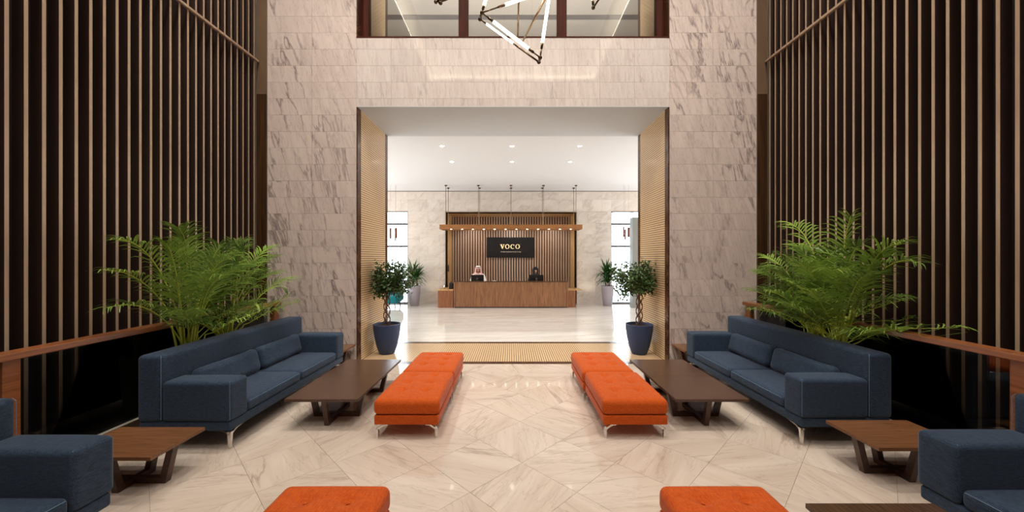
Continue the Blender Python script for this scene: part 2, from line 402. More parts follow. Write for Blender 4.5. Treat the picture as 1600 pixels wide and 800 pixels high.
cells(XL, XR, 4.012, 5.09, .5433, M['lintel'], YF, wb)
cells(XL, XR, 7.6, 8, .5433, M['lintel'], YF, wb)
for sx in (-1, 1):
    xs = sorted((sx*3.82, sx*3.97))
    box('dark_column', xs[0], xs[1], YF-.03, YF+.012, 0, 4.185, M['trimbrown'], wb)
    box('bronze_column', xs[0], xs[1], YF-.025, YF+.012, 4.19, 8, M['bronze'], wb)
    xs = sorted((sx*3.815, sx*3.823))
    box('edge_strip', xs[0], xs[1], YF-.004, YF+.001, 0, 8, M['mezz'], wb)
# portal linings
sof = struct(box('trim_1', XL, XR, YF, YB, 4.0, 4.012, M['soffit']))
sil = struct(box('trim_2', XL, XR, YF-.006, YB, 5.08, 5.1, M['mull']))
def mosaic(name, axis, fixed, out, y0, y1, a0, a1, par):
    """bricks laid .08 along y and .034 along the second direction"""
    mb = MB(); ny = round((y1-y0)/.08); na = round((a1-a0)/.037); py = (y1-y0)/ny; pa = (a1-a0)/na; g = .0048
    for j in range(na):
        o_ = (j % 2)*.5
        for i in range(ny+(1 if o_ else 0)):
            ya = max(y0, y0+(i-o_)*py)+g/2; yb = min(y1, y0+(i+1-o_)*py)-g/2
            if yb-ya < .008: continue
            aa, ab = a0+j*pa+g, a0+(j+1)*pa-g; h = .004+random.random()*.0015
            e0, e1 = sorted((fixed, fixed+out*h))
            if axis == 'x': mb.box(e0, e1, ya, yb, aa, ab)
            else: mb.box(aa, ab, ya, yb, e0, e1)
    o = mb.build(name, M['mos'], par); o['kind'] = 'stuff'; return o
for X, out in ((XL, 1), (XR, -1)):
    for z0, z1 in ((.0, 4.0), (5.1, 7.6)):
        e = sorted((X, X+out*.012)); jm = struct(MB().box(e[0], e[1], YF+.13, YB-.12, z0, z1).build('trim_3', M['mosgrout']))
        mosaic('mosaic', 'x', X+out*.012, out, YF+.135, YB-.125, z0, z1, jm)
        e = sorted((X, X+out*.018))
        box('edge_stone', e[0], e[1], YF, YF+.13, z0, z1, M['emperador'], jm)
        box('edge_stone', e[0], e[1], YB-.12, YB, z0, z1, M['emperador'], jm)
th = struct(box('floor', -4.2, 4.2, YF-.02, YB+.05, -.13, -.005, M['mosgrout']))
mosaic('mosaic', 'z', -.005, 1, YF+.07, YB-.08, XL+.02, XR-.02, th)
box('stone_strip', XL+.018, XR-.018, YF-.06, YF+.07, -.004, .001, M['emperador'], th)
box('stone_strip', XL+.018, XR-.018, YB-.08, YB+.04, -.004, .001, M['emperador'], th)
# mezzanine opening: frame, panes, ceiling behind
wn = struct(MB().box(XL+.02, XR-.02, 5.92, 6.05, 7.45, 7.6).build('window_1', M['mull']))
mx = [-2.37, -.78, .80, 2.39]
for x in mx: box('mullion', x-.075, x+.075, 5.93, 6.05, 5.1, 7.45, M['mull'], wn, bev=.004)
for a, b_ in zip(mx, mx[1:]): box('pane', a+.075, b_-.075, 5.985, 5.993, 5.1, 7.45, M['winglass'], wn)
mc = struct(MB().box(-9, 9, YB, 13.3, 8, 8.1).build('ceiling', M['mezz']))
box('slot', -6, 6, 9.72, 9.9, 7.985, 8.0, M['slot'], mc)
struct(MB().box(-9, 9, 13.15, 13.3, 4.2, 8).box(-9.1, -9, YB, 13.3, 4.2, 8).box(9, 9.1, YB, 13.3, 4.2, 8).box(-9, -4.2, YB-.1, YB, 4.0, 8).box(4.2, 9, YB-.1, YB, 4.0, 8).build('wall_mezzanine', M['mezz']))
# hall ceiling with coffer and cove
hc = struct(MB().box(-4.2, -2.93, -3, YB, 8, 8.08).box(2.93, 4.2, -3, YB, 8, 8.08).box(-2.93, 2.93, -3, -1.7, 8, 8.08).box(-2.93, 2.93, 4.8, YB, 8, 8.08)
    .box(-3.1, 3.1, -1.9, 5.0, 8.34, 8.4).box(-3.1, -3.05, -1.9, 5, 8.08, 8.34).box(3.05, 3.1, -1.9, 5, 8.08, 8.34).box(-3.1, 3.1, -1.9, -1.85, 8.08, 8.34).box(-3.1, 3.1, 4.95, 5, 8.08, 8.34).build('ceiling', M['ceil']))
for a in ((-2.99, -2.95, -1.75, 4.85), (2.95, 2.99, -1.75, 4.85), (-2.95, 2.95, -1.79, -1.75), (-2.95, 2.95, 4.85, 4.89)):
    box('cove_strip', *a, 8.1, 8.15, M['cove'], hc)
struct(box('wall_rear', -4.2, 4.2, -3.1, -3, 0, 8, M['wallp']))
# slatted side walls
sm = MB().box(0, .1, -.0135, .0135, 0, 7.98)
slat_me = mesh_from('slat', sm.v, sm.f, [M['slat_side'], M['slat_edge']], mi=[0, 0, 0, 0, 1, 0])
for sx in (-1, 1):
    e = sorted((sx*4.12, sx*4.2))
    wl = struct(box('wall_left' if sx < 0 else 'wall_right', e[0], e[1], -3, YF+.01, 0, 8, M['dark']))
    e2 = sorted((sx*4.1, sx*4.12)); box('lit_upper_backing', e2[0], e2[1], 2.5, YF, 5.3, 8, M['bronze'], wl)  # lighter colour stands in for light falling on the upper slat backing
    for k in range(58):
        link('slat', slat_me, wl, (sx*3.96, 5.70-.1163*k, .01), (0, 0, 0 if sx > 0 else math.pi))
    e3 = sorted((sx*3.925, sx*3.958)); box('cross_bar', e3[0], e3[1], -1, YF-.04, 4.675, 4.705, M['slat_edge'], wl)
# balustrades
for sx in (-1, 1):
    side = 'left' if sx < 0 else 'right'
    bl = thing('balustrade', 'copper-brown wooden handrail over dark glass along the %s slatted wall' % side, 'balustrade', (sx*3.62, 2.5, 0))
    off = Vector((-sx*3.62, -2.5, 0))
    def bb(name, x0, x1, y0, y1, z0, z1, mat, bev=0, **k):
        a, c = sorted((sx*x0, sx*x1)); box(name, a, c, y0, y1, z0, z1, mat, bl, bev, loc=off, **k)
    bb('curb', 3.58, 3.72, -1.5, 5.77, 0, .1, M['trimbrown'])
    bb('curb_edge', 3.575, 3.60, -1.5, 5.77, .1, .108, M['mezz'])
    bb('handrail', 3.56, 3.70, -1.5, 5.74, .915, .965, M['rail'], .006)
    ys = [-1.4, .6, 2.61 if sx < 0 else 2.575, 5.60]
    for y in ys: bb('post', 3.585, 3.655, y, y+.1, .1, .915, M['rail'], .004)
    for a, c in zip(ys, ys[1:]): bb('glass_panel', 3.61, 3.622, a+.12, c-.02 if c < 5 else c-.12, .108, .905, M['railglass'])
# ================================================================== SETTING: reception lobby
RX = -.035
YW = 13.15
fb = struct(box('floor', -9, 9, YB+.04, 15, -.12, 0, M['lobbyfloor']))
struct(box('ceiling', -9, 9, YB, YW, 4.0, 4.2, M['ceil']))
for sx in (-1, 1):
    e = sorted((sx*9, sx*9.1)); struct(box('wall_lobby', e[0], e[1], YB, YW, 0, 4.0, M['wallp']))
    e = sorted((sx*3.96, sx*9)); struct(box('wall_lobby', e[0], e[1], YB-.1, YB, 0, 4.0, M['wallp']))
aw, ah, ad = 2.30, 3.23, 14.5     # alcove half width, height, back plane
wx0, wx1, wz1 = 3.69, 4.95, 3.28  # windows
bk = MB()
for a, c in ((-9, -wx1), (-wx0, RX-aw), (RX+aw, wx0-.17), (wx1, 9)): bk.box(a, c, YW+.012, YW+.3, 0, 4.0)
bk.box(RX-aw, RX+aw, YW+.012, YW+.3, ah, 4.0).box(-wx1, -wx0, YW+.012, YW+.3, wz1, 4.0).box(wx0-.17, wx1, YW+.012, YW+.3, wz1, 4.0)
bw = struct(bk.build('wall_back', M['wallp']))
r2 = [.0+.41*k for k in range(10)]
cells(-5.0, -wx1, 0, 3.98, .9, M['backwall'], YW, bw, True, r2)
cells(-wx0, RX-aw, 0, 3.98, .7, M['backwall'], YW, bw, True, r2)
cells(RX+aw, wx0-.17, 0, 3.98, .7, M['backwall'], YW, bw, True, r2)
cells(RX-aw, RX+aw, ah, 3.98, .92, M['backwall'], YW, bw, True, r2)
cells(-wx1, -wx0, wz1, 3.98, .63, M['backwall'], YW, bw, True, r2)
cells(wx0-.17, wx1, wz1, 3.98, .63, M['backwall'], YW, bw, True, r2)
box('shadow_gap', -9, 9, YW-.01, YW+.012, 3.975, 4.0, M['slot'], bw)
# alcove
al = struct(MB().box(RX-aw-.03, RX-aw, YW, ad, 0, ah).box(RX+aw, RX+aw+.03, YW, ad, 0, ah).box(RX-aw-.03, RX+aw+.03, YW, ad, ah, ah+.03).build('trim_4', M['goldwood']))
box('frame_edge', RX-aw-.02, RX-aw+.0, YW-.03, YW+.0, 0, ah+.035, M['trimbrown'], al)
box('frame_edge', RX+aw, RX+aw+.02, YW-.03, YW, 0, ah+.02, M['trimbrown'], al)
box('frame_edge', RX-aw, RX+aw, YW-.03, YW, ah, ah+.015, M['trimbrown'], al)
rc = struct(box('wall_recess', RX-aw, RX+aw, ad, ad+.1, 0, ah, M['dark']))
s2 = MB().box(-.031, .031, -.045, 0, 0, ah); s2m = mesh_from('slat', s2.v, s2.f, [M['slat2']])
for k in range(46): link('slat', s2m, rc, (RX-aw+.05+.1*k, ad, 0))
# windows of the lobby with lattice screens outside
for sx, nme in ((-1, 'window_2'), (1, 'window_3')):
    a, c = (-wx1, -wx0) if sx < 0 else (wx0-.17, wx1)
    wf = struct(MB().box(a, a+.03, YW+.05, YW+.1, 0, wz1).box(c-.03, c, YW+.05, YW+.1, 0, wz1).box(a, c, YW+.05, YW+.1, wz1-.03, wz1).box(a, c, YW+.05, YW+.1, 0, .05).build(nme, M['frame']))
    for z in (2.04, 2.83): box('glazing_bar', a+.03, c-.03, YW+.04, YW+.1, z-.03, z+.03, M['frame'], wf)
    for z0, z1 in ((.05, 2.01), (2.07, 2.80), (2.86, 3.25)): box('pane', a+.03, c-.03, YW+.07, YW+.078, z0, z1, M['winglass'], wf)
    lt = MB(); rnd = random.Random(5+sx)
    for q in range(90):
        x = a+rnd.random()*(c-a); z = rnd.random()*wz1; an = rnd.choice((0, 60, 120))+15
        dx, dz = .11*math.cos(R(an)), .11*math.sin(R(an)); lt.bar((x-dx, YW+.26, z-dz), (x+dx, YW+.26, z+dz), .012)
        lt.bar((x+dx, YW+.26, z+dz), (x+dx+.1*math.cos(R(an+60)), YW+.26, z+dz+.1*math.sin(R(an+60))), .012)
    o = lt.build('lattice', M['lattice'], wf); o['kind'] = 'stuff'
struct(MB().box(3.93, 4.3, 12.1, 12.4, 0, 2.95).build('trim_5', M['greypanel']))
# ================================================================== FURNITURE
def make_sofa(label):
    t = thing('sofa', label, 'sofa', group=None)
    L_, D_ = 1.065, .40    # half length (y), half depth (x); front towards +x
    bmobj('base', soft(D_-.01, L_-.01, .0425, .02, n=6), M['navy'], t, (0, 0, .2125))
    bmobj('backrest', soft(.105, L_, .2825, .035, .004, n=8), M['navy'], t, (-D_+.105, 0, .5325))
    for s_ in (-1, 1):
        bmobj('armrest', soft(.2925, .108, .17, .03, .008, n=10), M['navy'], t, (-D_+.21+.2955, s_*(L_-.108), .4225))
        bmobj('seat_cushion', soft(.29, .42, .053, .035, .018, n=12), M['navy'], t, (.105, s_*.4235, .308))
        x0, x1 = -.18, D_-.012; ye = s_*(L_-.006); yi = s_*(L_-.212)
        mb = MB()
        mb.tube([(x1, ye, .27), (x1, ye, .568), (x1-.01, ye-s_*.01, .588), (x1-.01, yi+s_*.01, .588)], .0016, 5)
        mb.build('piping', M['navypipe'], t, label='pale stitched seam')
        mb = MB(); xb = -D_+.207
        mb.tube([(xb, s_*(L_-.004), .27), (xb, s_*(L_-.004), .79), (xb-.01, s_*(L_-.015), .81)], .002, 5)
        mb.build('piping', M['navypipe'], t, label='pale stitched seam')
        mb = MB()
        y0, y1 = s_*.03, s_*.82
        mb.tube([(.391, y0, .345), (.391, y1, .345)], .002, 5); mb.build('piping', M['navypipe'], t, label='pale stitched seam')
        for sx in (-1, 1):
            mb = MB(); x, y = sx*(D_-.05), s_*(L_-.06)
            mb.bar((x, y, .15), (x, y, 0), .032, .026, .020, .016)
            for dx, dy in ((-sx, 0), (0, -s_)):
                pts = [(x, y, .125), (x+dx*.03, y+dy*.03, .148), (x+dx*.07, y+dy*.07, .160), (x+dx*.13, y+dy*.13, .166)]
                for a, c in zip(pts, pts[1:]): mb.bar(a, c, .03, .012)
            mb.build('leg', M['chrome'], t, label='chrome leg')
    return t
sofa = make_sofa('long navy fabric sofa on the left with the big palm behind it')
sofa.location = (-2.78, 4.205, 0)
dup(sofa, (2.90, 4.275, 0), math.pi, 'long navy fabric sofa on the right with the palm behind it')
dup(sofa, (-2.78, 1.165, 0), 0, 'navy fabric sofa cut off by the lower left corner')
dup(sofa, (2.90, 1.235, 0), math.pi, 'navy fabric sofa cut off by the lower right corner')
# lumbar pillows
def pillow(name, loc, rz, label, tilt=-14):
    o = bmobj(name, soft(.06, .395, .125, .055, .0, n=10, sag=.03), M['navy'], None, loc)
    o.rotation_euler = (0, R(tilt), rz); return tag(o, label, 'cushion', 'navy lumbar cushions')
pillow('cushion', (-2.895, 3.80, .495), 0, 'navy lumbar cushion nearer the camera on the left sofa')
pillow('cushion', (-2.895, 4.615, .495), 0, 'navy lumbar cushion at the far end of the left sofa')
pillow('cushion', (3.015, 3.86, .495), math.pi, 'navy lumbar cushion nearer the camera on the right sofa')
pillow('cushion', (3.015, 4.68, .495), math.pi, 'navy lumbar cushion at the far end of the right sofa')
# tables
def make_table(label, hx, hy, mat, H=.30, ax=.23, ay=.23):
    t = thing('coffee_table', label, 'table')
    box('tabletop', -hx, hx, -hy, hy, H-.026, H, mat, t, bev=.002)
    w_ = .045
    for d, lim, q in (((1, 0), hx, ax), ((0, 1), hy, ay)):
        up = (0, 0, 1)
        MB().bar((-d[0]*q, -d[1]*q, .02 if d[0] else .0201), (d[0]*q, d[1]*q, .02 if d[0] else .0201), w_, .04).build('cross_beam', M['tableleg'], t)
        for s_ in (-1, 1):
            b0 = Vector((s_*d[0]*(q-.02), s_*d[1]*(q-.02), 0)); b1 = Vector((s_*d[0]*(q+.045), s_*d[1]*(q+.045), H-.026))
            side = (d[1], d[0], 0)
            vs = []
            for p, wd in ((b0, .05), (b1, .046)):
                for a in (-1, 1):
                    for c in (-1, 1):
                        vs.append(p+Vector((d[0], d[1], 0))*a*wd/2+Vector(side)*c*w_/2)
            MB().add(vs, [(0, 1, 3, 2), (4, 6, 7, 5), (0, 4, 5, 1), (2, 3, 7, 6), (0, 2, 6, 4), (1, 5, 7, 3)]).build('leg', M['tableleg'], t)
    return t
ct = make_table('square dark wood coffee table by the left sofa, nearer the camera', .35, .344, M['tabletop'])
ct.location = (-1.817, 3.872, 0)
dup(ct, (-1.817, 4.562, 0), 0, 'square dark wood coffee table by the left sofa, farther from the camera')
dup(ct, (1.907, 3.872, 0), 0, 'square dark wood coffee table by the right sofa, nearer the camera')
dup(ct, (1.907, 4.562, 0), 0, 'square dark wood coffee table by the right sofa, farther from the camera')
dup(ct, (1.96, 1.694, 0), 0, 'dark wood tabletop cut off by the bottom edge, beside the lower right sofa')
et = make_table('reddish wood side table between the two left sofas', .335, .2235, M['endtop'], .30, .24, .13)
et.name = 'side_table'; et.location = (-2.775, 2.73, 0)
dup(et, (2.936, 2.855, 0), 0, 'reddish wood side table between the two right sofas')
dup(et, (-2.765, 5.545, 0), 0, 'side table against the marble wall behind the left sofa')
dup(et, (2.825, 5.575, 0), 0, 'side table against the marble wall behind the right sofa')
# ottomans
def make_ott(label):
    t = thing('ottoman', label, 'ottoman')
    dm = [(x, y, .030, .040) for x in (-.115, .115) for y in (.28, .05, -.18)]
    bmobj('seat_cushion', soft(.302, .432, .07, .045, .014, n=40, dimples=dm, crease=.006), M['orange'], t, (0, 0, .283))
    bmobj('base', soft(.292, .425, .043, .012, n=3), M['orange'], t, (0, 0, .169))
    for x, y, a, c in dm:
        MB().lathe([(.001, .004), (.009, .003), (.011, 0), (.001, -.004)], 10, (x, y, .336)).build('button', M['orange'], t, True)
    for sx in (-1, 1):
        for sy in (-1, 1):
            mb = MB(); x, y = sx*.272, sy*.39
            mb.bar((x, y, 0), (x, y, .082), .022, .03).bar((x, y, .078), (x-sx*.06, y, .118), .03, .016).bar((x-sx*.055, y, .119), (x-sx*.10, y, .122), .03, .012)
            mb.build('leg', M['chrome'], t, label='chrome leg')
    return t
ot = make_ott('orange tufted ottoman of the left pair, nearer the camera')
ot.location = (-.962, 3.795, 0)
dup(ot, (-.962, 4.67, 0), 0, 'orange tufted ottoman of the left pair, next to the mosaic threshold')
dup(ot, (1.125, 3.795, 0), 0, 'orange tufted ottoman of the right pair, nearer the camera')
dup(ot, (1.105, 4.67, 0), 0, 'orange tufted ottoman of the right pair, next to the mosaic threshold')
dup(ot, (-.99, 1.70, 0), 0, 'orange ottoman cut off by the bottom edge, left of centre')
dup(ot, (1.135, 1.70, 0), 0, 'orange ottoman cut off by the bottom edge, right of centre')
# ================================================================== PLANTS
def frond_mesh(h, out, bend, az, leafL, nl, rnd, base, z0, lim=None, droop=.5):
    """one palm frond: curved stalk and two rows of folded leaflets"""
    ca, sa = math.cos(az), math.sin(az); pts = []; N = 26
    for i in range(N+1):
        t_ = i/N; r_ = out*(t_**1.35); z = z0+h*(math.sin(min(1, t_)*math.pi*bend)/math.sin(math.pi*min(.5, bend)))
        pts.append(Vector((base[0]+r_*ca, base[1]+r_*sa, z)))
    def fix(p):
        X = p.x+lim[0]; a_ = abs(X); lo = (lim[1] if p.z < .86 else 2.7); hi = 3.53 if p.z < 1.0 else 3.93
        return Vector((math.copysign(max(lo, min(hi, a_)), X)-lim[0], p.y, p.z))
    pts = [fix(p) for p in pts]
    mb = MB(); mb.tube(pts, [.0075*(1-.8*i/N)+.001 for i in range(N+1)], 5)
    st = MB(); st.v, st.f = [], []
    for i in range(nl):
        t_ = .46+.54*i/(nl-1); f = t_*N; k = min(N-1, int(f)); p = pts[k].lerp(pts[k+1], f-k); d = (pts[min(N, k+1)]-pts[max(0, k-1)]).normalized()
        sd = d.cross(Vector((0, 0, 1))); sd = sd.normalized() if sd.length > .01 else Vector((1, 0, 0)); up = sd.cross(d).normalized()
        env = math.sin(math.pi*min(1, .14+.86*(i/(nl-1))**.8))**.6 if i < nl-1 else .25
        ln = leafL*(.35+.65*env)*(.9+.2*rnd.random())
        fw = .6+.8*(i/(nl-1))
        for s_ in (-1, 1):
            dr = (sd*s_+d*fw*rnd.uniform(.8, 1.2)+up*rnd.uniform(.1, .65)).normalized(); wv = d.cross(dr).cross(dr).normalized() if d.cross(dr).length > .01 else up
            side = dr.cross(up).normalized(); wd = .0085*(.6+.4*env)
            prev = None; P = p.copy(); vs = []; cur = dr.copy()
            for q in range(5):
                wq = wd*(.35, 1, .95, .6, .06)[q]
                vs += [fix(P+side*wq+up*wq*.35), fix(P-side*wq+up*wq*.35)]
                cur = (cur+Vector((0, 0, -1))*droop*(.14+.2*rnd.random())*(q+.4)).normalized(); P = P+cur*ln/4
            st.add(vs, [(2*q, 2*q+1, 2*q+3, 2*q+2) for q in range(4)])
    mb2 = mb; a = len(mb2.f); mb2.add(st.v, st.f)
    return mesh_from('frond', mb2.v, mb2.f, [M['cane'], M['palm']], True, [0]*a+[1]*(len(mb2.f)-a))
def palm(label, x, y, potr, pots, fr, seed, potmat, lim):
    rnd = random.Random(seed); t = thing('palm', label, 'plant', (x, y, 0))
    for (dx, dy) in pots:
        mb = MB(); mb.lathe([(potr*.72, 0), (potr*.9, .3), (potr, .60), (potr*1.04, .64), (potr*.94, .64), (potr*.92, .60)], 32, (dx, dy, 0), cap=False); mb.build('pot', potmat, t, True)
        MB().lathe([(.001, 0), (potr*.93, 0)], 24, (dx, dy, .6), cap=False).build('soil', M['soil'], t)
        for k in range(7):
            a = rnd.random()*6.28; r_ = rnd.random()*potr*.45; b0 = Vector((dx+r_*math.cos(a), dy+r_*math.sin(a), .6)); tp = b0+Vector((math.cos(a)*.04, math.sin(a)*.08, .35+.25*rnd.random()))
            MB().tube([b0, b0.lerp(tp, .5)+Vector((0, 0, .01)), tp], [.012, .010, .007], 7).build('cane', M['cane'], t, True)
    for (dx, dy, az, h, out, bend, L) in fr:
        link('frond', frond_mesh(h, out, bend, R(az), L, 21, rnd, (dx, dy), .62, (x, lim)), t)
    return t
def fronds(px, seed, n, dirs):
    rnd = random.Random(seed); out = []
    for (dx, dy) in px:
        for k in range(n):
            az = rnd.choice(dirs)+rnd.uniform(-22, 22); el = rnd.random()
            h = .36+.84*el; o = .22+.52*(1-el)+.18*rnd.random()
            if el > .85: o = .15+.2*rnd.random()
            out.append((dx+rnd.uniform(-.05, .05), dy+rnd.uniform(-.06, .06), az, h, o, rnd.uniform(.30, .52), .24+.12*rnd.random()))
    return out
pl = fronds([(0, -.1), (0, .42)], 3, 18, [-90, -80, 90, 75, -60, -110, 100, -40, -30, 20])
pl += [(0, -.1, -92, 1.18, .66, .52, .24), (0, .05, -80, 1.32, .30, .48, .28), (0, .3, 80, 1.22, .32, .44, .30), (0, .42, 76, 1.16, .62, .46, .28), (0, .42, 82, 1.06, .85, .5, .24), (0, -.1, -95, .92, .72, .5, .22), (0, -.1, -88, .62, .78, .55, .24)]
palm('large bushy areca palm behind the left sofa, in front of the slats', -3.38, 3.95, .15, [(0, -.12), (0, .42)], pl, 11, M['greenpot'], 3.21)
pr = fronds([(0, -.05), (0, .2)], 8, 24, [-90, -75, 90, 75, -60, -110, 100, 130, 170, -150])
pr += [(0, 0, 98, 1.42, .62, .54, .26), (0, 0, -84, 1.44, .16, .4, .30), (0, -.1, -84, 1.15, .50, .5, .30), (0, -.1, -90, 1.0, .72, .56, .28), (0, .2, 95, 1.05, .85, .48, .26), (0, .2, 100, .85, .95, .5, .26)]
palm('areca palm with feathery fronds behind the right sofa', 3.44, 3.95, .125, [(0, -.10), (0, .24)], pr, 12, M['greenpot'], 3.32)
def ficus(label, x, y, seed, cx):
    rnd = random.Random(seed); t = thing('ficus_tree', label, 'plant', (x, y, 0))
    MB().lathe([(.115, 0), (.125, .01), (.165, .12), (.20, .27), (.222, .42), (.226, .50), (.229, .51), (.212, .51), (.208, .46)], 40, cap=False).build('pot', M['bluepot'], t, True)
    MB().lathe([(.001, .47), (.21, .47)], 32, cap=False).build('soil', M['soil'], t)
    for k in range(6):
        s_ = 1 if k % 2 else -1; ph = k*math.pi/3
        pts = [(.055*math.cos(ph+s_*q*.42)*(1-.006*q), .055*math.sin(ph+s_*q*.42)*(1-.006*q), .46+q*.031) for q in range(21)]
        MB().tube(pts, .0065, 6).build('braided_stem', M['bark'], t, True)
    br = MB(); lf = MB(); C0 = Vector((cx, 0, 1.27))
    tips = []
    for k in range(88):
        u = rnd.uniform(-1, 1); a = rnd.random()*6.283; r_ = math.sqrt(1-u*u)
        e = C0+Vector((.43*r_*math.cos(a), .38*r_*math.sin(a), .36*u))*(.75+.35*rnd.random())
        if e.z < 1.06 and abs(e.x-cx) < .12: e.z = 1.1
        lim_ = (2.40-abs(x))
        if x < 0: e.x = max(e.x, -lim_)
        else: e.x = min(e.x, lim_)
        s0 = Vector((.03*math.cos(a), .03*math.sin(a), 1.06)); mid = s0.lerp(e, .5)+Vector((0, 0, .06))
        br.tube([s0, mid, e], [.006, .004, .0015], 4); tips.append((s0, mid, e))
    for s0, mid, e in tips:
        for q in range(26):
            tt = .35+.65*rnd.random(); p = (s0.lerp(mid, tt*2) if tt < .5 else mid.lerp(e, tt*2-1))+Vector([rnd.gauss(0, .035) for _ in range(3)])
            if abs(p.x+x) > 2.42: continue
            d = Vector((rnd.uniform(-1, 1), rnd.uniform(-1, 1), rnd.uniform(-1.1, .3))).normalized(); sd = d.cross(Vector((rnd.uniform(-1, 1), rnd.uniform(-1, 1), 1))).normalized()
            L_ = .055+.025*rnd.random(); w_ = L_*.26; up = sd.cross(d)
            lf.add([p, p+d*L_*.4+sd*w_+up*.004, p+d*L_, p+d*L_*.4-sd*w_+up*.004], [(0, 1, 2, 3)])
    br.build('branches', M['bark'], t); o = lf.build('foliage', M['ficus'], t); o['kind'] = 'stuff'
ficus('ficus with braided trunk in a blue pot by the left jamb', -2.15, 6.38, 4, .10)
ficus('ficus with braided trunk in a blue pot by the right jamb', 2.18, 6.36, 9, -.10)
def yucca(label, x, y, seed):
    rnd = random.Random(seed); t = thing('yucca_plant', label, 'plant', (x, y, 0))
    MB().lathe([(.14, 0), (.15, .01), (.19, .35), (.215, .66), (.22, .68), (.20, .68), (.195, .62)], 36, cap=False).build('pot', M['lilacpot'], t, True)
    MB().lathe([(.001, .63), (.2, .63)], 24, cap=False).build('soil', M['soil'], t)
    mb = MB(); lf = MB()
    for (dx, dy, h) in ((-.05, 0, 1.15), (.07, .03, 1.0), (.0, -.06, .88)):
        mb.tube([(dx, dy, .62), (dx*1.2, dy, h)], [.02, .016], 7)
        for k in range(60):
            a = rnd.random()*6.283; el = rnd.uniform(-.15, 1.35); d = Vector((math.cos(a)*math.cos(el), math.sin(a)*math.cos(el), math.sin(el))); L_ = .42+.2*rnd.random()
            sd = d.cross(Vector((0, 0, 1))).normalized(); P = Vector((dx, dy, h-.12*rnd.random())); vs = []; cur = d.copy()
            for q in range(5):
                wq = .028*(.6, 1, .9, .6, .08)[q]; vs += [P+sd*wq, P-sd*wq]; cur = (cur+Vector((0, 0, -.16*q*(1-.3*el)))).normalized(); P = P+cur*L_/4
                P.y = min(P.y, YW-y-.03)
            lf.add(vs, [(2*q, 2*q+1, 2*q+3, 2*q+2) for q in range(4)])
    mb.build('stem', M['bark'], t); lf.build('foliage', M['yucca'], t)['kind'] = 'stuff'
yucca('spiky-leaved plant in a tall lilac-grey planter left of the desk', -3.34, 12.7, 2)
yucca('spiky-leaved plant in a tall lilac-grey planter right of the desk', 3.27, 12.7, 6)
# teal armchair
t = thing('armchair', 'teal tub armchair by the left lobby window', 'chair', (-4.1, 12.35, 0))
bmobj('seat', soft(.36, .33, .12, .06, .02, n=6), M['teal'], t, (0, 0, .26))
bmobj('backrest', soft(.36, .07, .22, .05, 0, n=6), M['teal'], t, (0, .30, .42))
for s_ in (-1, 1):
    bmobj('armrest', soft(.06, .30, .16, .05, 0, n=6), M['teal'], t, (s_*.36, 0, .36))
    for q in (-1, 1): MB().tube([(s_*.28, q*.26, .15), (s_*.3, q*.28, 0)], .015, 8).build('leg', M['black'], t)
# ================================================================== RECEPTION
t = thing('reception_desk', 'long brown wood reception desk under the hanging beam', 'desk', (RX, 12.1, 0))
hw = 1.865
box('front_panel', -hw+.04, hw-.04, 0.015, .05, .03, .84, M['desk'], t)
for s_ in (-1, 1):
    a = sorted((s_*hw, s_*(hw-.04))); box('side_panel', a[0], a[1], -.005, .62, 0, .845, M['desk'], t)
box('plinth', -hw+.04, hw-.04, .06, .5, 0, .03, M['black'], t)
box('countertop', -hw, hw, -.01, .22, .845, .868, M['tabletop'], t, bev=.003)
box('worktop', -hw+.04, hw-.04, .22, .62, .715, .74, M['desk'], t)
t = thing('low_cabinet', 'low wood cabinet with golden top at the left end of the desk', 'cabinet', (RX-2.135, 12.12, 0))
box('body', -.25, .25, 0, .8, 0, .56, M['deskside'], t); box('top', -.26, .255, -.01, .82, .56, .60, M['goldwood'], t, bev=.003)
t = thing('low_cabinet', 'narrow low wood cabinet with overhanging top right of the desk', 'cabinet', (RX+2.0, 12.2, 0))
box('body', -.12, .12, 0, .7, 0, .56, M['deskside'], t); box('top', -.125, .34, -.01, .72, .56, .585, M['goldwood'], t, bev=.003)
t = thing('backpack', 'small black bag standing on the low cabinet', 'bag', (RX-1.98, 12.3, .6))
bmobj('body', soft(.085, .06, .10, .04, .02, n=6), M['black'], t, (0, 0, .10))
MB().tube([(-.03, 0, .205), (-.02, 0, .235), (.02, 0, .235), (.03, 0, .205)], .006, 6).build('handle', M['black'], t)
tag(MB().lathe([(.03, 0), (.032, .09), (.014, .12), (.014, .15), (.017, .15), (.017, .165)], 16, cap=True).build('bottle', M['chrome'], None, True, loc=(RX-2.2, 12.3, .6)), 'small clear bottle beside the black bag on the cabinet', 'bottle')
def monitor(x, w_, label):
    t = thing('monitor', label, 'monitor', (x, 12.5, .74), group='monitors on the reception desk')
    box('screen', -w_/2, w_/2, -.012, .02, .04, .32, M['black'], t, bev=.006)
    box('stand', -.03, .03, -.045, -.013, .0, .22, M['steel'], t, bev=.004)
    box('foot', -.1, .1, -.09, .09, 0, .012, M['black'], t, bev=.003)
monitor(-1.165, .43, 'black monitor in front of the man in white')
monitor(.82, .48, 'black monitor in front of the woman in black')
tag(box('notice', -.06, .06, -.002, .002, 0, .012, M['paper'], None, loc=(RX-.55, 12.25, .869)), 'small white paper lying on the desk counter', 'paper')
